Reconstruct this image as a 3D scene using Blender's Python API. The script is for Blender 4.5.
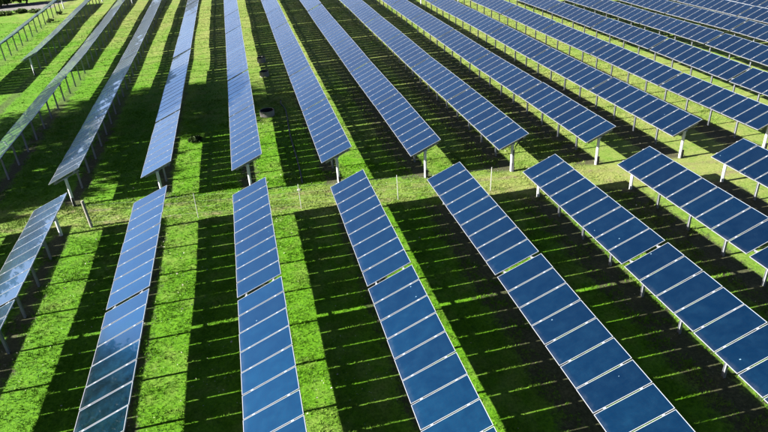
import bpy, math, random
import numpy as np
from mathutils import Matrix, Vector

random.seed(7)
rng = np.random.default_rng(11)
for o in list(bpy.data.objects):
    bpy.data.objects.remove(o, do_unlink=True)
scene = bpy.context.scene
col = scene.collection

# ------------------------------------------------------------------ camera
HUB = 1.95                      # height of the panel centre line over the grass
CAM = np.array([6.062, -31.023, 13.926 + HUB])
YAW, PITCH, ROLL, FPX = 0.20418, 0.50533, -0.06205, 611.12
_F = np.array([math.sin(YAW) * math.cos(PITCH), math.cos(YAW) * math.cos(PITCH), -math.sin(PITCH)])
_R = np.array([math.cos(YAW), -math.sin(YAW), 0.0])
_U = np.cross(_R, _F)
R_ = _R * math.cos(ROLL) + _U * math.sin(ROLL)
U_ = -_R * math.sin(ROLL) + _U * math.cos(ROLL)
cd = bpy.data.cameras.new('camera')
cam = bpy.data.objects.new('camera', cd)
col.objects.link(cam)
cd.sensor_width = 36.0
cd.lens = FPX / 768.0 * 36.0
cd.clip_start = 0.5
cd.clip_end = 9000
m = Matrix.Identity(4)
for i in range(3):
    m[i][0], m[i][1], m[i][2], m[i][3] = R_[i], U_[i], -_F[i], CAM[i]
cam.matrix_world = m
scene.camera = cam

# ------------------------------------------------------------------ light
SUN_EL, SUN_STRENGTH, SKY_STRENGTH, EXPOSURE = 27.0, 5.0, 0.05, 2.45
w = bpy.data.worlds.new('World')
scene.world = w
w.use_nodes = True
nt = w.node_tree
bg = nt.nodes['Background']
sky = nt.nodes.new('ShaderNodeTexSky')
sky.sky_type = 'NISHITA'
sky.sun_disc = False
sky.sun_elevation = math.radians(SUN_EL)
sky.sun_rotation = math.radians(270)
sky.air_density = 0.26
sky.dust_density = 0.9
sky.ozone_density = 1.5
nt.links.new(sky.outputs[0], bg.inputs[0])
bg.inputs[1].default_value = SKY_STRENGTH
sd = bpy.data.lights.new('sun', 'SUN')
sd.energy = SUN_STRENGTH
sd.angle = math.radians(0.53)
sd.color = (1.0, 0.965, 0.91)
sun = bpy.data.objects.new('sun', sd)
col.objects.link(sun)
sun.location = (-60, 0, 60)
_e = math.radians(SUN_EL)
sun.rotation_euler = Vector((math.cos(_e), 0.0, -math.sin(_e))).to_track_quat('-Z', 'Y').to_euler()
vs = scene.view_settings
vs.view_transform = 'Standard'
vs.look = 'None'
vs.exposure = EXPOSURE
vs.gamma = 1.0
vs.use_curve_mapping = False

# ------------------------------------------------------------------ layout
P = 5.118            # row pitch
TILT = 0.40133       # panels lean towards the sun on the left
MW, MP, ML = 1.014, 1.056, 2.0     # panel width, pitch along the row, length up the slope
NPT = 9              # panels between two wide joints
TP = NPT * MP + 0.14 # pitch of the wide joints
POSTS = TP / 4
Y1, DY1 = 0.0, -0.853
Y2, DY2 = 3.200, -0.8415


def ss(a, b, v):
    t = np.clip((v - a) / (b - a), 0, 1)
    return t * t * (3 - 2 * t)


def terrain(x, y):
    return 0.04 * np.sin(0.11 * x + 0.13 * y) + 0.03 * np.sin(0.31 * y - 0.07 * x) + 0.30 * ss(28, 95, y) + 0.35 * ss(32, 90, y) * ss(3, 12, -x)


def proj(x, y, z):
    d = np.array([x, y, z]) - CAM
    f = d @ _F
    return (384 + FPX * (d @ R_) / f, 216 - FPX * (d @ U_) / f) if f > 0.5 else None


# ------------------------------------------------------------------ materials
def mat(name):
    mt = bpy.data.materials.new(name)
    mt.use_nodes = True
    t = mt.node_tree
    return mt, t, t.nodes['Principled BSDF']


def nd(t, typ, **kw):
    n = t.nodes.new(typ)
    for k, v in kw.items():
        setattr(n, k, v)
    return n


def noise(t, vec, scale, detail=4, rough=0.6):
    n = nd(t, 'ShaderNodeTexNoise')
    n.inputs['Scale'].default_value = scale
    n.inputs['Detail'].default_value = detail
    n.inputs['Roughness'].default_value = rough
    if vec is not None:
        t.links.new(vec, n.inputs['Vector'])
    return n.outputs['Fac']


def ramp(t, fac, stops):
    r = nd(t, 'ShaderNodeValToRGB')
    e = r.color_ramp.elements
    while len(e) < len(stops):
        e.new(0.5)
    for el, (p_, c_) in zip(e, stops):
        el.position = p_
        el.color = (*c_, 1) if not isinstance(c_, (int, float)) else (c_, c_, c_, 1)
    t.links.new(fac, r.inputs[0])
    return r.outputs[0]


def mix(t, fac, a, b, mode='MIX'):
    n = nd(t, 'ShaderNodeMix', data_type='RGBA', blend_type=mode)
    for s, v in ((n.inputs[0], fac), (n.inputs[6], a), (n.inputs[7], b)):
        if isinstance(v, (int, float)):
            s.default_value = v
        elif isinstance(v, tuple):
            s.default_value = (*v, 1)
        else:
            t.links.new(v, s)
    return n.outputs[2]


def mth(t, op, a, b=None, clamp=False):
    n = nd(t, 'ShaderNodeMath', operation=op, use_clamp=clamp)
    for s, v in ((n.inputs[0], a), (n.inputs[1], b)):
        if v is None:
            continue
        if isinstance(v, (int, float)):
            s.default_value = v
        else:
            t.links.new(v, s)
    return n.outputs[0]


def mrange(t, v, a, b, c=0.0, d=1.0):
    n = nd(t, 'ShaderNodeMapRange', interpolation_type='SMOOTHSTEP')
    t.links.new(v, n.inputs[0])
    for i, q in enumerate((a, b, c, d)):
        n.inputs[i + 1].default_value = q
    return n.outputs[0]


def bump(t, b, h, strength, dist):
    n = nd(t, 'ShaderNodeBump')
    n.inputs['Strength'].default_value = strength
    n.inputs['Distance'].default_value = dist
    t.links.new(h, n.inputs['Height'])
    t.links.new(n.outputs[0], b.inputs['Normal'])


def ground_material(name, soil_too):
    """Grass colour over the whole field, with the trodden aisle and bare earth under the rows."""
    mt, t, b = mat(name)
    geo = nd(t, 'ShaderNodeNewGeometry').outputs['Position']
    sep = nd(t, 'ShaderNodeSeparateXYZ')
    t.links.new(geo, sep.inputs[0])
    X, Y = sep.outputs[0], sep.outputs[1]
    big = noise(t, geo, 0.16, 3)
    mid = noise(t, geo, 1.1, 5, 0.65)
    fine = noise(t, geo, 9.0, 6, 0.75)
    vfine = noise(t, geo, 34.0, 3, 0.7)
    lush = ramp(t, fine, [(0.28, (0.050, 0.130, 0.005)), (0.50, (0.150, 0.310, 0.010)), (0.70, (0.255, 0.410, 0.035))])
    dry = ramp(t, fine, [(0.28, (0.180, 0.210, 0.040)), (0.52, (0.340, 0.370, 0.110)), (0.75, (0.480, 0.450, 0.210))])
    # drier turf to the right and far away and along the worn aisle
    far = mrange(t, mth(t, 'ADD', mth(t, 'MULTIPLY', X, 1.3), mth(t, 'MULTIPLY', Y, 0.8)), 6.0, 46.0)
    aisle_d = mth(t, 'ABSOLUTE', mth(t, 'SUBTRACT', Y, mth(t, 'ADD', mth(t, 'MULTIPLY', X, -0.166), 1.7)))
    aisle = mrange(t, aisle_d, 2.9, 0.6)
    dryness = mth(t, 'ADD', mth(t, 'MULTIPLY', far, 0.75), mth(t, 'MULTIPLY', aisle, 0.45))
    dryness = mth(t, 'ADD', dryness, mth(t, 'MULTIPLY', mth(t, 'SUBTRACT', mid, 0.5), 1.5))
    dryness = mth(t, 'ADD', dryness, mth(t, 'MULTIPLY', mth(t, 'SUBTRACT', big, 0.5), 1.5), clamp=True)
    c = mix(t, dryness, mix(t, 1.0, lush, (0.385, 0.515, 0.13), 'MULTIPLY'), mix(t, 1.0, dry, (0.50, 0.53, 0.46), 'MULTIPLY'))
    # clumps of darker clover
    clov = ramp(t, noise(t, geo, 3.1, 4, 0.7), [(0.56, 0.0), (0.68, 1.0)])
    c = mix(t, mth(t, 'MULTIPLY', clov, 0.6), c, (0.020, 0.075, 0.003))
    if soil_too:
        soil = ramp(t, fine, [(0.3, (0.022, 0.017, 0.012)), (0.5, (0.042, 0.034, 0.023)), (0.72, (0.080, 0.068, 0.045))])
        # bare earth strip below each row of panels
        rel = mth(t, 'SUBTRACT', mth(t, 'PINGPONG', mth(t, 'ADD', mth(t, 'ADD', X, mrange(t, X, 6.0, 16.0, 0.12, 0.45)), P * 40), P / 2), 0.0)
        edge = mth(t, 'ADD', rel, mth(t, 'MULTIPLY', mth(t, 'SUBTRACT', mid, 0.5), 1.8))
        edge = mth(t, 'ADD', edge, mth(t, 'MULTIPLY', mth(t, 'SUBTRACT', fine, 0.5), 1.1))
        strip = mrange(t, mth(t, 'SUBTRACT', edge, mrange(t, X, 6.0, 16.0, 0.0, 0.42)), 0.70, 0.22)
        ylim = mth(t, 'MULTIPLY', mrange(t, mth(t, 'SUBTRACT', Y, mth(t, 'MULTIPLY', X, -0.166)), 150.0, 140.0), 1.0)
        xlim = mrange(t, X, -22.5, -21.5)
        notaisle = mrange(t, aisle_d, 1.3, 2.0)
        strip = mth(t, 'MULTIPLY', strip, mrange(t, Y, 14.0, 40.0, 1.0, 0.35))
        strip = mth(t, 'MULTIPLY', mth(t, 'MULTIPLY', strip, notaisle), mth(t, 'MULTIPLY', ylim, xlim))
        worn = ramp(t, noise(t, geo, 0.9, 5, 0.7), [(0.57, 0.0), (0.72, 1.0)])
        worn = mth(t, 'MULTIPLY', worn, mth(t, 'ADD', mth(t, 'MULTIPLY', aisle, 0.75), mth(t, 'MULTIPLY', far, 0.25)))
        c = mix(t, worn, c, ramp(t, fine, [(0.3, (0.12, 0.088, 0.052)), (0.7, (0.25, 0.20, 0.125))]))
        rut = mrange(t, mth(t, 'ABSOLUTE', mth(t, 'SUBTRACT', aisle_d, mth(t, 'ADD', 0.62, mth(t, 'MULTIPLY', big, 0.35)))), 0.34, 0.05)
        rut = mth(t, 'MULTIPLY', rut, ramp(t, noise(t, geo, 0.55, 5, 0.7), [(0.40, 0.0), (0.62, 0.85)]))
        c = mix(t, rut, c, ramp(t, fine, [(0.3, (0.075, 0.062, 0.030)), (0.7, (0.20, 0.165, 0.090))]))
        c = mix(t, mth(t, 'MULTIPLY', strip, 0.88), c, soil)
    t.links.new(c, b.inputs['Base Color'])
    b.inputs['Roughness'].default_value = 0.85
    b.inputs['Specular IOR Level'].default_value = 0.15
    h = mth(t, 'ADD', mth(t, 'MULTIPLY', fine, 0.6), mth(t, 'MULTIPLY', vfine, 0.4))
    if soil_too:
        bump(t, b, h, 0.9, 0.09)
    return mt


M = {}
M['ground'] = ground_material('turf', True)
M['grass'] = ground_material('grass_blade', False)


def simple(key, c, rough=0.6, metal=0.0, spec=0.5, var=0.25, scale=6.0, bmp=0.0):
    mt, t, b = mat(key)
    tc = nd(t, 'ShaderNodeTexCoord').outputs['Object']
    n = noise(t, tc, scale, 5, 0.65)
    lo = tuple(max(0, q * (1 - var)) for q in c)
    hi = tuple(min(1, q * (1 + var)) for q in c)
    cc = ramp(t, n, [(0.3, lo), (0.7, hi)])
    t.links.new(cc, b.inputs['Base Color'])
    b.inputs['Roughness'].default_value = rough
    b.inputs['Metallic'].default_value = metal
    b.inputs['Specular IOR Level'].default_value = spec
    if bmp:
        bump(t, b, noise(t, tc, scale * 4, 5), bmp, 0.02)
    M[key] = mt
    return mt


simple('aluminium', (0.37, 0.38, 0.40), 0.38, 0.55, 0.6, 0.07, 3.0)
simple('galvanised', (0.19, 0.197, 0.21), 0.45, 0.35, 0.5, 0.22, 9.0, 0.1)
simple('zinc', (0.40, 0.41, 0.42), 0.45, 0.1, 0.5, 0.15, 7.0, 0.1)
simple('backsheet', (0.30, 0.31, 0.33), 0.6, 0, 0.3, 0.06)
simple('black_plastic', (0.018, 0.018, 0.02), 0.5, 0, 0.4, 0.3)
simple('concrete', (0.17, 0.163, 0.15), 0.9, 0, 0.2, 0.25, 7.0, 0.4)
simple('stake_white', (0.30, 0.30, 0.285), 0.6, 0, 0.3, 0.12)
simple('weathered_wood', (0.20, 0.185, 0.16), 0.85, 0, 0.2, 0.3, 8.0, 0.4)
simple('bark', (0.08, 0.06, 0.042), 0.9, 0, 0.1, 0.4, 5.0, 0.8)
simple('gravel', (0.12, 0.115, 0.105), 0.95, 0, 0.2, 0.35, 4.0, 0.6)
simple('litter', (0.27, 0.26, 0.20), 0.8, 0, 0.2, 0.4, 1.3)
simple('water', (0.012, 0.016, 0.016), 0.04, 0, 0.5, 0.2)


def leaf_material(key, a, bcol):
    mt, t, b = mat(key)
    geo = nd(t, 'ShaderNodeNewGeometry')
    n = noise(t, geo.outputs['Position'], 0.9, 4, 0.7)
    n2 = mth(t, 'ADD', mth(t, 'MULTIPLY', n, 0.6), mth(t, 'MULTIPLY', geo.outputs['Random Per Island'], 0.4))
    cc = ramp(t, n2, [(0.25, a), (0.75, bcol)])
    t.links.new(cc, b.inputs['Base Color'])
    b.inputs['Roughness'].default_value = 0.6
    b.inputs['Specular IOR Level'].default_value = 0.25
    tr = nd(t, 'ShaderNodeBsdfTranslucent')
    t.links.new(cc, tr.inputs[0])
    mx = nd(t, 'ShaderNodeMixShader')
    mx.inputs[0].default_value = 0.3
    t.links.new(b.outputs[0], mx.inputs[1])
    t.links.new(tr.outputs[0], mx.inputs[2])
    t.links.new(mx.outputs[0], t.nodes['Material Output'].inputs[0])
    M[key] = mt


leaf_material('leaf_dark', (0.014, 0.034, 0.006), (0.045, 0.075, 0.013))
leaf_material('leaf_mid', (0.028, 0.060, 0.008), (0.085, 0.125, 0.022))


def glass_material():
    """Blue silicon cells under glass: a tinted, sky-mirroring layer with a film of dust and droppings."""
    mt, t, b = mat('solar_cells')
    tc = nd(t, 'ShaderNodeTexCoord').outputs['Object']
    oi = nd(t, 'ShaderNodeObjectInfo')
    sep = nd(t, 'ShaderNodeSeparateXYZ')
    t.links.new(tc, sep.inputs[0])
    off = nd(t, 'ShaderNodeVectorMath', operation='SCALE')
    comb = nd(t, 'ShaderNodeCombineXYZ')
    for i in range(3):
        t.links.new(oi.outputs['Random'], comb.inputs[i])
    t.links.new(comb.outputs[0], off.inputs[0])
    off.inputs['Scale'].default_value = 57.0
    vadd = nd(t, 'ShaderNodeVectorMath', operation='ADD')
    t.links.new(tc, vadd.inputs[0])
    t.links.new(off.outputs[0], vadd.inputs[1])
    V = vadd.outputs[0]
    # 12 x 6 cells: thin paler grid
    def line(v, pitch, wd):
        q = mth(t, 'PINGPONG', mth(t, 'ADD', v, 10 * pitch), pitch / 2)
        return mth(t, 'LESS_THAN', q, wd)
    grid = mth(t, 'MAXIMUM', line(sep.outputs[0], 0.1595, 0.003), line(sep.outputs[1], 0.1595, 0.003))
    tint = mix(t, oi.outputs['Random'], (0.0, 0.300, 0.520), (0.0, 0.420, 0.690))
    cell = mix(t, noise(t, V, 3.0, 5, 0.7), mix(t, 0.8, tint, (0.0, 0.25, 0.46)), tint)
    c = mix(t, mth(t, 'MULTIPLY', grid, 0.6), cell, (0.10, 0.30, 0.5))
    dust = ramp(t, noise(t, V, 2.2, 6, 0.7), [(0.35, 0.0), (0.8, 1.0)])
    # bird droppings
    vo = nd(t, 'ShaderNodeTexVoronoi')
    vo.inputs['Scale'].default_value = 2.3
    t.links.new(V, vo.inputs['Vector'])
    rad = mth(t, 'MULTIPLY', mth(t, 'SUBTRACT', nd(t, 'ShaderNodeSeparateColor').outputs[0], 0.0), 1.0)
    sc = [n for n in t.nodes if n.type == 'SEPARATE_COLOR'][-1]
    t.links.new(vo.outputs['Color'], sc.inputs[0])
    thr = mth(t, 'MULTIPLY', mth(t, 'GREATER_THAN', sc.outputs[0], 0.78), 0.055)
    dd = mth(t, 'ADD', vo.outputs['Distance'], mth(t, 'MULTIPLY', mth(t, 'SUBTRACT', noise(t, V, 30, 2), 0.5), 0.06))
    drop = mth(t, 'LESS_THAN', dd, thr)
    c = mix(t, mth(t, 'MULTIPLY', drop, 0.8), c, (0.13, 0.13, 0.12))
    t.links.new(c, b.inputs['Base Color'])
    t.links.new(mth(t, 'SUBTRACT', 1.0, drop), b.inputs['Metallic'])
    t.links.new(mth(t, 'ADD', mth(t, 'MULTIPLY', dust, 0.10), 0.16), b.inputs['Roughness'])
    b.inputs['Coat Weight'].default_value = 1.0
    b.inputs['Coat Roughness'].default_value = 0.02
    b.inputs['Coat IOR'].default_value = 1.8
    b.inputs['Sheen Weight'].default_value = 0.7
    b.inputs['Sheen Roughness'].default_value = 0.262
    b.inputs['Sheen Tint'].default_value = (0.95, 0.93, 0.90, 1)
    # thin dust film on the glass
    df = nd(t, 'ShaderNodeBsdfDiffuse')
    df.inputs[0].default_value = (0.40, 0.38, 0.36, 1)
    mx = nd(t, 'ShaderNodeMixShader')
    grime = mth(t, 'MULTIPLY', mrange(t, mth(t, 'ADD', sep.outputs[0], mth(t, 'MULTIPLY', dust, -0.10)), -0.84, -0.99, 0.0, 0.022), mth(t, 'ADD', dust, 0.25))
    t.links.new(mth(t, 'ADD', mth(t, 'MULTIPLY', dust, 0.004), grime), mx.inputs[0])
    t.links.new(b.outputs[0], mx.inputs[1])
    t.links.new(df.outputs[0], mx.inputs[2])
    t.links.new(mx.outputs[0], t.nodes['Material Output'].inputs[0])
    M['cells'] = mt


glass_material()


# ------------------------------------------------------------------ mesh helpers
class MB:
    def __init__(s):
        s.v, s.f, s.m = [], [], []

    def box(s, x0, x1, y0, y1, z0, z1, mi=0, tf=None):
        n = len(s.v)
        pts = [(x, y, z) for z in (z0, z1) for y in (y0, y1) for x in (x0, x1)]
        if tf:
            pts = [tuple(tf @ Vector(q)) for q in pts]
        s.v += pts
        for q in ((0, 2, 3, 1), (4, 5, 7, 6), (0, 1, 5, 4), (2, 6, 7, 3), (0, 4, 6, 2), (1, 3, 7, 5)):
            s.f.append(tuple(n + i for i in q))
            s.m.append(mi)
        return s

    def tube(s, pts, rad, n=8, mi=0, cap=True):
        pts = [Vector(q) for q in pts]
        rad = rad if hasattr(rad, '__len__') else [rad] * len(pts)
        base = len(s.v)
        for i, (q, r) in enumerate(zip(pts, rad)):
            d = (pts[min(i + 1, len(pts) - 1)] - pts[max(i - 1, 0)]).normalized()
            a = d.cross(Vector((0, 0, 1)) if abs(d.z) < 0.9 else Vector((1, 0, 0))).normalized()
            b = d.cross(a)
            for j in range(n):
                an = 2 * math.pi * j / n
                s.v.append(tuple(q + r * (a * math.cos(an) + b * math.sin(an))))
        for i in range(len(pts) - 1):
            for j in range(n):
                k = (j + 1) % n
                s.f.append((base + i * n + j, base + i * n + k, base + (i + 1) * n + k, base + (i + 1) * n + j))
                s.m.append(mi)
        if cap:
            s.f.append(tuple(base + j for j in range(n)))
            s.f.append(tuple(base + (len(pts) - 1) * n + j for j in reversed(range(n))))
            s.m += [mi, mi]
        return s

    def mesh(s, name, mats, smooth=False):
        me = bpy.data.meshes.new(name)
        me.from_pydata(s.v, [], s.f)
        for q in mats:
            me.materials.append(M[q])
        me.polygons.foreach_set('material_index', s.m)
        if smooth:
            me.polygons.foreach_set('use_smooth', [True] * len(s.f))
        me.update()
        return me


def obj(name, me, parent=None, loc=(0, 0, 0), rot=(0, 0, 0)):
    o = bpy.data.objects.new(name, me)
    col.objects.link(o)
    o.parent = parent
    o.location = loc
    o.rotation_euler = rot
    return o


def tag(o, label=None, cat=None, group=None, kind=None):
    for k_, v_ in (('label', label), ('category', cat), ('group', group), ('kind', kind)):
        if v_:
            o[k_] = v_
    return o


def thing(name, label, cat, loc=(0, 0, 0), group=None, rz=0):
    return tag(obj(name, None, None, loc, (0, 0, rz)), label, cat, group)


def soup(name, V, F, mname):
    """fast mesh from a vertex array and an (n,3) or (n,4) face array"""
    me = bpy.data.meshes.new(name)
    k = F.shape[1]
    me.vertices.add(len(V))
    me.vertices.foreach_set('co', np.ascontiguousarray(V, dtype=np.float32).ravel())
    me.loops.add(F.size)
    me.loops.foreach_set('vertex_index', np.ascontiguousarray(F, dtype=np.int32).ravel())
    me.polygons.add(len(F))
    me.polygons.foreach_set('loop_start', np.arange(0, F.size, k, dtype=np.int32))
    me.polygons.foreach_set('loop_total', np.full(len(F), k, dtype=np.int32))
    me.materials.append(M[mname])
    me.update(calc_edges=True)
    me.validate()
    return me


# ------------------------------------------------------------------ ground
def axis(lo, hi, step, far, g=1.35):
    a = list(np.arange(lo, hi + 1e-6, step))
    s, v = step, a[-1]
    while v < far:
        s *= g
        v += s
        a.append(v)
    s, v = step, a[0]
    while v > -far:
        s *= g
        v -= s
        a.insert(0, v)
    return np.array(a)


gx, gy = axis(-60, 90, 2.0, 3500), axis(-50, 130, 2.0, 3500)
GX, GY = np.meshgrid(gx, gy)
GZ = terrain(GX, GY)
Vg = np.stack([GX, GY, GZ], -1).reshape(-1, 3)
nx, ny = len(gx), len(gy)
ii = (np.arange(ny - 1)[:, None] * nx + np.arange(nx - 1)[None]).ravel()
Fg = np.stack([ii, ii + 1, ii + nx + 1, ii + nx], -1)
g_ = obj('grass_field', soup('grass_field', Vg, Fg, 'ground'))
g_.data.polygons.foreach_set('use_smooth', [True] * len(Fg))
tag(g_, kind='structure')

# pale gravel track in the far left corner
tv, tf = [], []
for i, s in enumerate(np.linspace(0, 1, 40)):
    cx, cy = -66 + 44 * s, 93.5 - 10 * s + 1.2 * math.sin(5 * s)
    for q in (-3.6, 3.6):
        x, y = cx + q * 0.22, cy + q * 0.97
        tv.append((x, y, float(terrain(x, y)) + 0.02))
    if i:
        tf.append((2 * i - 2, 2 * i - 1, 2 * i + 1, 2 * i))
tr_ = obj('gravel_track', soup('gravel_track', np.array(tv), np.array(tf), 'gravel'))
tag(tr_, kind='structure')

# ------------------------------------------------------------------ solar rows
T = Matrix.Rotation(-TILT, 4, 'Y')
lip = 0.017
mb = MB()
mb.box(-1, 1, -MW / 2, -MW / 2 + lip, -0.02, 0.02)
mb.box(-1, 1, MW / 2 - lip, MW / 2, -0.02, 0.02)
mb.box(-1, -1 + lip, -MW / 2 + lip, MW / 2 - lip, -0.02, 0.02)
mb.box(1 - lip, 1, -MW / 2 + lip, MW / 2 - lip, -0.02, 0.02)
for sx in (-0.62, 0.62):      # mid clamps that hold this panel to its neighbour
    mb.box(sx - 0.04, sx + 0.04, MW / 2, MW / 2 + 0.040, -0.005, 0.024)
ME_FRAME = mb.mesh('panel_frame', ['aluminium'])
mb = MB()
e = lip
mb.box(-1 + e, 1 - e, -MW / 2 + e, MW / 2 - e, 0.004, 0.014)
mb.box(-1 + e, 1 - e, -MW / 2 + e, MW / 2 - e, -0.002, 0.002, 1)
mb.box(0.60, 0.72, -0.06, 0.06, -0.03, -0.004, 2)   # junction box on the back
ME_GLASS = mb.mesh('glass', ['cells', 'backsheet', 'black_plastic'])


def channel(mb, w_, d_, t_, z0, z1, tf=None):
    mb.box(-w_ / 2, w_ / 2, -d_ / 2, -d_ / 2 + t_, z0, z1, 0, tf)
    mb.box(-w_ / 2, w_ / 2, d_ / 2 - t_, d_ / 2, z0, z1, 0, tf)
    mb.box(-t_ / 2, t_ / 2, -d_ / 2 + t_, d_ / 2 - t_, z0, z1, 0, tf)


mb = MB()
channel(mb, 0.10, 0.11, 0.008, -0.35, HUB - 0.17)
mb.box(-0.11, 0.11, -0.045, 0.045, HUB - 0.30, HUB - 0.285)
ME_POST = mb.mesh('post', ['galvanised'])
mb = MB()
mb.tube([(0, 0, -0.35), (0, 0, HUB - 0.17)], 0.085, 14)
mb.box(-0.13, 0.13, -0.11, 0.11, HUB - 0.20, HUB - 0.185)
ME_END = mb.mesh('end_post', ['zinc'])
mb = MB()
mb.box(-0.82, 0.82, -0.035, 0.035, -0.195, -0.105)
ME_RAFTER = mb.mesh('rafter', ['galvanised'])
ME_PURLIN = {}
CONDUIT = [MB().tube([(0.06, -0.14, 0.0), (0.06, -0.14, 0.85), (0.06, -0.13, 1.35), (0.16, -0.11, 1.62),
                      (0.36, -0.08, 1.86), (0.62, -0.04, 2.03)], 0.035, 8).mesh('conduit', ['black_plastic'], True)]
ME_SLEEVE = MB().box(-0.02, 0.11, -0.15, -0.088, 0.02, 0.55).mesh('cable_box', ['black_plastic'])


def purlin_mesh(L):
    k = round(L, 3)
    if k not in ME_PURLIN:
        mb = MB()
        mb.box(-0.03, 0.03, -L / 2, L / 2, -0.105, -0.022)
        ME_PURLIN[k] = mb.mesh('purlin', ['galvanised'])
    return ME_PURLIN[k]


def solar_row(k, ystart, sgn, counts, label, group):
    """one unbroken row: counts = panels between the wide joints, laid from ystart along sgn*y"""
    x = k * P
    if len(label.split()) <= 14:
        label = label.replace('row', 'solar panel row', 1)
    row = thing('solar_panel_row', label, 'solar panels', (x, ystart, float(terrain(x, ystart))), group)
    z00 = float(terrain(x, ystart))
    rr = random.Random(k * 31 + (sgn > 0) * 1000)

    def zz(y):
        return float(terrain(x, y)) - z00
    s = 0.0
    length = 0.0
    for ti, n in enumerate(counts):
        L = n * MP - (MP - MW)
        ya, yb = ystart + sgn * s, ystart + sgn * (s + L)
        ylo, yhi = min(ya, yb), max(ya, yb)
        za, zb = zz(ylo), zz(yhi)
        jt = rr.gauss(0, 0.006)
        jz = rr.gauss(0, 0.018)
        rx = math.atan2(zb - za, yhi - ylo)
        for i in range(n):
            yc = ylo + MW / 2 + i * MP
            zc = za + (zb - za) * (yc - ylo) / (yhi - ylo) + HUB + jz
            pn = obj('solar_panel', ME_FRAME, row, (rr.gauss(0, 0.003), yc - ystart, zc),
                     (rx + rr.gauss(0, 0.004), -TILT + jt + rr.gauss(0, 0.005), 0))
            obj('glass', ME_GLASS, pn)
        last = ti == len(counts) - 1
        Lp = L + (0.06 if last else MP - MW + 0.14)
        for q in (-0.62, 0.62):
            ym = ystart + sgn * (s + Lp / 2)
            zm = (za + zb) / 2 + HUB + jz
            obj('purlin', purlin_mesh(Lp), row,
                (q * math.cos(TILT), ym - ystart, zm + q * math.sin(TILT)), (rx, -TILT, 0))
        s += n * MP + (0 if last else 0.14)
        length = s
    # posts
    d = 0.18
    first = True
    while d < length - 0.05:
        y = ystart + sgn * d
        z = zz(y)
        endp = first or d + POSTS >= length - 0.05
        pm = ME_END if endp else ME_POST
        po = obj('post', pm, row, (0, y - ystart, z), (0, 0, 0))
        obj('rafter', ME_RAFTER, po, (0, 0, HUB), (0, -TILT, 0))
        if first and sgn > 0:
            obj('cable_box', ME_SLEEVE, po, (0, 0, 0))
            if k == 4:
                obj('conduit', CONDUIT[0], po, (0, 0, 0))
        d += POSTS
        first = False
    return row


def fill(length):
    n = int(length // TP)
    r = int((length - n * TP) // MP)
    return [NPT] * n + ([r] if r >= 3 else [])


ORD = ['first', 'second', 'third', 'fourth', 'fifth', 'sixth', 'seventh', 'eighth', 'ninth', 'tenth', 'eleventh',
       'twelfth', 'thirteenth', 'fourteenth', 'fifteenth', 'sixteenth', 'seventeenth']
# block behind the grass aisle: k -> (start offset, length, remark)
BACK = {
    -4: (25, 49, 'leftmost row behind the aisle, seen edge-on near the gravel track'),
    -3: (32, 44, 'second row from left behind the aisle, short grey row starting beyond tree shade'),
    -2: (0, 75, 'third row from left behind the aisle, running in from the left edge'),
    -1: (0, 76, 'fourth row from left behind the aisle, its near end beside the wooden post'),
    0: (0, 76, 'fifth row from left behind the aisle, pale silver panels left of the troughs'),
    1: (0, 76, 'sixth row from left behind the aisle, pale blue, just left of the troughs'),
    2: (0, 72, 'seventh row from left behind the aisle, pale blue, just right of the troughs'),
    3: (0, 70, 'eighth row from left behind the aisle, light blue turning deep blue nearer'),
    4: (0, 68, 'ninth row from left behind the aisle, black curved conduit on its end post'),
    5: (0, 64, 'tenth row from left behind the aisle, near end at right of centre'),
    6: (0, 60, 'eleventh row from left behind the aisle, the last with both end corners in view'),
    7: (0, 58, 'twelfth row from left behind the aisle, its end corner cut by right edge'),
    8: (0, 54, 'fifth row counted from the top right corner, deep blue panels'),
    9: (10, 42, 'fourth row counted from the top right corner, deep blue panels'),
    10: (14, 36, 'third row counted from the top right corner, deep blue panels'),
    11: (20, 28, 'second row counted from the top right corner, deep blue panels'),
    12: (24, 22, 'row nearest the top right corner, only a few blue panels showing'),
}
for k, (s0, L, lab) in BACK.items():
    solar_row(k, Y2 + DY2 * k + s0, 1, fill(L), lab, 'rows of solar panels behind the grass aisle')
FRONT = {
    -2: (2, 'row before the aisle beyond the left edge, its striped shadow in view'),
    -1: (2, 'leftmost row before the aisle, steep dark panels cut by the left edge'),
    0: (2, 'second row from left before the aisle, pale silver above, dark tree reflections below'),
    1: (2, 'third row from left before the aisle, hazy blue panels standing upright in view'),
    2: (3, 'fourth row from left before the aisle, blue, crossing the middle of the picture'),
    3: (3, 'fifth row from left before the aisle, deep blue, reaching the bottom edge'),
    4: (3, 'sixth row from left before the aisle, deep blue, reaching the lower right corner'),
    5: (2, 'seventh row from left before the aisle, deep blue, cut by the right edge'),
    6: (2, 'rightmost row before the aisle, only its first few panels showing'),
}
for k, (n, lab) in FRONT.items():
    solar_row(k, Y1 + DY1 * k, -1, [NPT] * n, lab, 'rows of solar panels before the grass aisle')

# ------------------------------------------------------------------ fence in the aisle
fe = thing('wire_fence', 'thin wire fence on white stakes along the grass aisle between the blocks', 'fence', (-3.64, 1.1, 0))


def fy(x):
    return 0.5 - 0.14 * x


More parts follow.
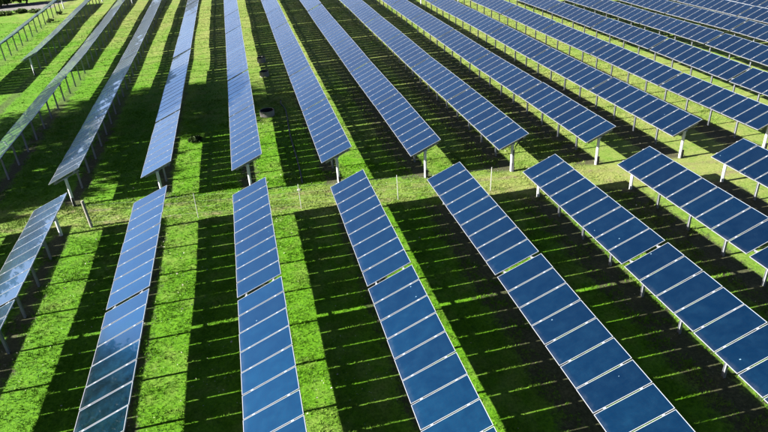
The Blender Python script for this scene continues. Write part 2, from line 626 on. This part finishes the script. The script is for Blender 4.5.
ME_STAKE = MB().tube([(0, 0, -0.2), (0, 0, 1.5)], 0.019, 6).mesh('stake', ['stake_white'])
mbp = MB().tube([(0, 0, -0.3), (0, 0, 1.62), (0, 0, 1.66)], [0.085, 0.08, 0.06], 10)
obj('end_post', mbp.mesh('end_post', ['weathered_wood']), fe, (0, 0, 0), (0.03, -0.03, 0))['label'] = 'thick round weathered wooden post'
sx_ = [2.08, 7.70, 13.08, 18.30]
for i, x in enumerate(sx_):
    obj('stake', ME_STAKE, fe, (x + 3.64, fy(x) - 1.1, 0), (random.gauss(0, .03), random.gauss(0, .03), 0))
nodes = [-3.64] + sx_
for z in (0.35, 0.7, 1.05, 1.4):
    for a, b in zip(nodes[:-1], nodes[1:]):
        pts = []
        for u in np.linspace(0, 1, 7):
            x = a + (b - a) * u
            pts.append((x + 3.64, fy(x) - 1.1, z - 0.05 * math.sin(math.pi * u)))
        obj('wire', MB().tube(pts, 0.003, 4).mesh('wire', ['galvanised']), fe)

# ------------------------------------------------------------------ troughs, hose, stone
def trough(x, y, r, h, label):
    t = thing('water_trough', label, 'trough', (x, y, float(terrain(x, y))), 'round concrete troughs between the rows')
    n = 32
    mb = MB()
    prof = [(r, 0.0), (r * 1.02, h * 0.5), (r * 1.03, h - 0.03), (r * 1.01, h), (r * 0.95, h), (r * 0.94, h - 0.03), (r * 0.93, h * 0.25), (0.02, h * 0.22)]
    for (q, z) in prof:
        for j in range(n):
            a = 2 * math.pi * j / n
            mb.v.append((q * math.cos(a), q * math.sin(a), z))
    for i in range(len(prof) - 1):
        for j in range(n):
            kk = (j + 1) % n
            mb.f.append((i * n + j, i * n + kk, (i + 1) * n + kk, (i + 1) * n + j))
            mb.m.append(0 if i < 5 else 1)  # inner wall black: shade inside the opening is put into its colour
    obj('ring', mb.mesh('ring', ['concrete', 'black_plastic'], False), t)
    mw = MB()
    mw.v = [(r * 0.935 * math.cos(2 * math.pi * j / n), r * 0.935 * math.sin(2 * math.pi * j / n), h * 0.42) for j in range(n)]
    mw.f = [tuple(range(n))]
    mw.m = [0]
    obj('water', mw.mesh('water', ['water']), t)
    return t


trough(7.5, 33.0, 0.42, 0.50, 'farthest of the three round pale troughs between the pale blue rows')
trough(7.45, 27.4, 0.42, 0.50, 'middle one of the three round pale troughs between the pale blue rows')
trough(6.95, 16.0, 0.56, 0.46, 'nearest and widest of the three round pale troughs, at the tree shadow edge')
hp = []
for u in np.linspace(0, 1, 40):
    y = 19.5 - 17.0 * u
    x = 8.45 - 0.35 * u + 0.05 * math.sin(9 * u) - 0.25 * math.exp(-((u - 0.05) / 0.06) ** 2)
    hp.append((x, y, 0.04 + float(terrain(x, y))))
tag(obj('water_pipe', MB().tube(hp, 0.045, 8).mesh('water_pipe', ['black_plastic'], True)),
    'black pipe lying along the grass from the near trough to the aisle', 'pipe')


def stone(name, x, y, r, label, cat, mname='concrete', sq=0.6):
    n = 10
    mb = MB()
    rs = random.Random(int(x * 100))
    for i in range(5):
        ph = i / 4 * math.pi * 0.5
        for j in range(n):
            a = 2 * math.pi * j / n
            q = r * math.cos(ph * 0.97) * (1 + 0.18 * rs.random())
            mb.v.append((q * math.cos(a), q * math.sin(a), r * sq * math.sin(ph) * (1 + 0.1 * rs.random()) - 0.02))
    for i in range(4):
        for j in range(n):
            kk = (j + 1) % n
            mb.f.append((i * n + j, i * n + kk, (i + 1) * n + kk, (i + 1) * n + j))
            mb.m.append(0)
    mb.f.append(tuple(40 + j for j in range(n)))
    mb.m.append(0)
    return tag(obj(name, mb.mesh(name, [mname]), None, (x, y, float(terrain(x, y)))), label, cat)


stone('stone_block', 7.85, 1.75, 0.14, 'small pale stone at the end of the black pipe in the aisle', 'stone')

# ------------------------------------------------------------------ trees and shrubs
def leaf_cloud(blobs, n, size, seed, squash=0.8):
    """leaf quads gathered in clumps near the surface of each blob"""
    r = np.random.default_rng(seed)
    vs_, per = [], n // len(blobs)
    for (cx, cy, cz, rad) in blobs:
        nc = max(6, int(per / 45))
        d = r.normal(size=(nc, 3)); d /= np.linalg.norm(d, axis=1)[:, None]
        cc = d * (rad * r.uniform(0.45, 1.0, (nc, 1)) ** 0.6) * np.array([1, 1, squash]) + np.array([cx, cy, cz])
        m_ = per // nc
        pts = np.repeat(cc, m_, 0) + r.normal(size=(nc * m_, 3)) * rad * 0.13
        vs_.append(pts)
    c = np.concatenate(vs_)
    k = len(c)
    nrm = r.normal(size=(k, 3)) + np.array([0, 0, 0.9]); nrm /= np.linalg.norm(nrm, axis=1)[:, None]
    a = np.cross(nrm, r.normal(size=(k, 3))); a /= np.linalg.norm(a, axis=1)[:, None]
    b = np.cross(nrm, a)
    sz = size * r.uniform(0.6, 1.3, (k, 1))
    V = np.stack([c - a * sz, c - b * sz * 0.55, c + a * sz, c + b * sz * 0.55], 1).reshape(-1, 3)
    F = np.arange(4 * k).reshape(-1, 4)
    return V, F


def tree(name, x, y, H, rad, label, seed, leaf='leaf_dark', n=9000, size=0.2, trunk=0.28, group=None, clear=0.35):
    z0 = float(terrain(x, y))
    t = thing(name, label, 'tree', (x, y, z0), group)
    r = random.Random(seed)
    mb = MB()
    hc = H * clear
    top = (r.uniform(-.04, .04) * H, r.uniform(-.04, .04) * H, H * 0.8)
    mb.tube([(0, 0, -0.2), (0.03 * H * r.uniform(-1, 1), 0, hc * 0.6), (top[0] * .5, top[1] * .5, hc * 1.2), top],
            [trunk * 1.25, trunk, trunk * 0.75, trunk * 0.15], 8)
    blobs = [(top[0], top[1], H * 0.80, rad * 0.5)]
    nb = 11
    for i in range(nb):
        a = i * 2.4 + r.uniform(-.3, .3)
        q = rad * (0.35 + 0.35 * r.random())
        zz_ = hc + (H - hc) * (0.22 + 0.55 * r.random())
        c = (q * math.cos(a), q * math.sin(a), zz_)
        blobs.append((*c, rad * r.uniform(0.32, 0.48)))
        zs = hc * r.uniform(0.75, 1.2)
        mb.tube([(0, 0, zs), (c[0] * .5, c[1] * .5, (zs + zz_) / 2 + 0.03 * H), c],
                [trunk * 0.45, trunk * 0.28, trunk * 0.08], 6)
    obj('trunk', mb.mesh('trunk', ['bark'], True), t)
    V, F = leaf_cloud(blobs, n, size, seed)
    obj('crown', soup('crown', V, F, leaf), t)
    return t


def shrub(name, x, y, H, rad, label, seed, leaf='leaf_dark', n=1200, size=0.07, cat='shrub', group=None):
    t = thing(name, label, cat, (x, y, float(terrain(x, y))), group)
    r = random.Random(seed)
    mb = MB()
    blobs = []
    for i in range(6):
        a = i * 1.05 + r.uniform(-.3, .3)
        c = (rad * .5 * math.cos(a), rad * .5 * math.sin(a), H * r.uniform(.4, .75))
        mb.tube([(0, 0, -0.03), (c[0] * .5, c[1] * .5, c[2] * .6), c], [0.03, 0.02, 0.008], 5)
        blobs.append((*c, rad * r.uniform(.4, .6)))
    obj('stem', mb.mesh('stem', ['bark']), t)
    V, F = leaf_cloud(blobs, n, size, seed, H / rad * 0.6 if rad > H else 0.9)
    V[:, 2] = np.maximum(V[:, 2], 0.01)
    obj('foliage', soup('foliage', V, F, leaf), t)
    return t


tree('shade_tree', -34.0, 19.8, 22.5, 9.0, 'tallest broad tree just left of view, its shadow lying across five rows', 3, n=30000, size=0.26, trunk=0.42, clear=0.25)
tree('shade_tree', -25.0, 9.6, 11.8, 6.0, 'smaller shade tree left of view whose dappled shadow reaches the aisle', 5, n=11000, size=0.24, trunk=0.34, clear=0.25)
CORNER = [(-27.9, 86.2, 4.4, 2.2, 'leaf_mid', 'leafy tree with dark trunk at the top edge, beside the gravel track'),
          (-31.8, 85.6, 3.6, 2.2, 'leaf_mid', 'bright green tree near the top left corner behind the gravel track'),
          (-35.2, 85.2, 4.2, 2.4, 'leaf_mid', 'bright green tree in the extreme top left corner, left of the others'),
          (-21.0, 95.0, 9, 3.4, 'leaf_dark', 'dark green tree behind the far end of the leftmost row'),
          (-44.0, 56.0, 9, 4.0, 'leaf_dark', 'dark tree left of view mirrored in the leftmost near panels'),
          (-52.0, 66.0, 10, 4.4, 'leaf_dark', 'tallest of the dark trees left of view before the gravel track'),
          (-46.0, 74.0, 8, 3.6, 'leaf_dark', 'dark tree left of view closest to the gravel track')]
for i, (x, y, H, rd, lf, lab) in enumerate(CORNER):
    tree('track_tree', x, y, H, rd, lab, 40 + i, lf, 9000, 0.16, 0.16, 'trees along the gravel track', 0.08 if i < 4 else 0.12)
ADDED_TREES = [(-66, 62), (-62, 70), (-58, 79), (-54, 88), (-50, 97), (-45, 106), (-38, 112), (-30, 118), (-21, 123), (-11, 127)]  # unseen treeline added so edge-on rows mirror dark foliage instead of sky
for i, (x, y) in enumerate(ADDED_TREES):
    tree('added_reflection_tree', x, y, 6.2 if x > -44 else 9.5, 5.4, ORD[i] + ' unseen tree from left, added to darken reflections in the edge-on rows', 120 + i, 'leaf_dark', 8000, 0.3, 0.15,
         'unseen trees added to darken panel reflections', 0.03)
BW = ['first', 'second', 'third', 'fourth', 'fifth', 'sixth', 'seventh']
for i in range(7):
    shrub('low_bush', -36.5 + 2.0 * i + random.uniform(-.4, .4), 77.6 - 0.05 * i + random.uniform(-.7, .7), random.uniform(.35, .55), random.uniform(0.9, 1.3),
          BW[i] + ' from left of the low dark bushes edging the gravel track', 60 + i, 'leaf_mid', 2500, 0.10, 'bush', 'bushes edging the gravel track')
shrub('weed_clump', -20.2, 67.0, 0.5, 0.55, 'nearer dark weed clump between posts of the leftmost row', 81, 'leaf_dark', 900, 0.08, 'weeds', 'weed clumps under the leftmost row')
shrub('weed_clump', -20.2, 73.0, 0.45, 0.5, 'farther dark weed clump between posts of the leftmost row', 82, 'leaf_dark', 900, 0.08, 'weeds', 'weed clumps under the leftmost row')
shrub('weed_clump', 1.55, 12.3, 0.28, 0.6, 'dark weed clump where the tree shade ends between two pale rows', 83, 'leaf_dark', 1500, 0.07, 'weeds')

# ------------------------------------------------------------------ grass blades and litter
def in_view(x, y, pad=25):
    d = np.stack([x - CAM[0], y - CAM[1], np.full_like(x, -CAM[2])], -1)
    f = d @ _F
    px = 384 + FPX * (d @ R_) / np.maximum(f, .1)
    py = 216 - FPX * (d @ U_) / np.maximum(f, .1)
    return (f > 1) & (px > -pad) & (px < 768 + pad) & (py > -pad) & (py < 432 + pad * 3)


def soil_rel(x):
    q = (x + 0.12 + P * 40) % P
    return np.minimum(q, P - q)


def grass(n, x0, x1, y0, y1, h, wdt, nb):
    x = rng.uniform(x0, x1, n); y = rng.uniform(y0, y1, n)
    clump = np.sin(x * 2.1 + 1.3 * np.sin(y * 1.7)) * np.sin(y * 2.3 + 1.1 * np.sin(x * 1.3)) * 0.5 + 0.5
    ad = np.abs(y - (1.7 - 0.166 * x))
    keep = in_view(x, y) & ((soil_rel(x) > rng.uniform(0.25, 0.65, n)) | ((ad < 1.7) & (rng.random(n) < 0.6)))
    keep |= in_view(x, y) & (clump > 0.72) & (rng.random(n) < 0.55)
    keep &= rng.random(n) < 0.45 + 0.55 * clump
    x, y, clump = x[keep], y[keep], clump[keep]
    k = len(x)
    x = np.repeat(x, nb) + rng.normal(0, 0.025, k * nb)
    y = np.repeat(y, nb) + rng.normal(0, 0.025, k * nb)
    hh = h * rng.uniform(0.5, 1.3, k * nb) * (0.6 + 0.8 * np.repeat(clump, nb))
    a = rng.uniform(0, 2 * np.pi, k * nb)
    lean = hh * rng.uniform(0.5, 1.5, k * nb)
    la = rng.uniform(0, 2 * np.pi, k * nb)
    wd = wdt * rng.uniform(0.7, 1.4, k * nb)
    z = terrain(x, y) - 0.005
    b0 = np.stack([x - wd * np.cos(a), y - wd * np.sin(a), z], -1)
    b1 = np.stack([x + wd * np.cos(a), y + wd * np.sin(a), z], -1)
    tp = np.stack([x + lean * np.cos(la), y + lean * np.sin(la), z + hh], -1)
    return np.stack([b0, b1, tp], 1).reshape(-1, 3)


GV = np.concatenate([grass(110000, -9, 26, -22, 4, 0.07, 0.011, 5), grass(60000, -14, 40, 2, 22, 0.08, 0.015, 4),
                     grass(50000, -30, 60, 22, 70, 0.10, 0.022, 3)])
GF = np.arange(len(GV)).reshape(-1, 3)
tag(obj('grass', soup('grass', GV, GF, 'grass')), 'short green grass growing between and under the panel rows', 'grass', kind='stuff')

n = 15000
x = rng.uniform(-9, 30, n); y = rng.uniform(-22, 16, n)
drift = np.sin(0.9 * x + 2.0 * np.sin(0.4 * y)) * np.sin(0.7 * y + 1.7 * np.sin(0.5 * x)) * 0.5 + 0.5
k_ = in_view(x, y) & (rng.random(n) < np.where(x < 10, 1.0, 0.3) * drift ** 1.6); x, y = x[k_], y[k_]
k = len(x)
c = np.stack([x, y, terrain(x, y) + rng.uniform(0.03, 0.075, k)], -1)
nrm = rng.normal(0, 0.45, (k, 3)) + np.array([0, 0, 1.0]); nrm /= np.linalg.norm(nrm, axis=1)[:, None]
a = np.cross(nrm, rng.normal(size=(k, 3))); a /= np.linalg.norm(a, axis=1)[:, None]
b = np.cross(nrm, a)
sz = (rng.uniform(0.014, 0.034, (k, 1)) * np.where(rng.random((k, 1)) < 0.06, 2.0, 1.0))
V = np.stack([c - a * sz, c - b * sz * .7, c + a * sz * .8, c + b * sz * .6], 1).reshape(-1, 3)
tag(obj('fallen_leaves', soup('fallen_leaves', V, np.arange(4 * k).reshape(-1, 4), 'litter')),
    'pale dry fallen leaves scattered over the near grass', 'leaves', kind='stuff')
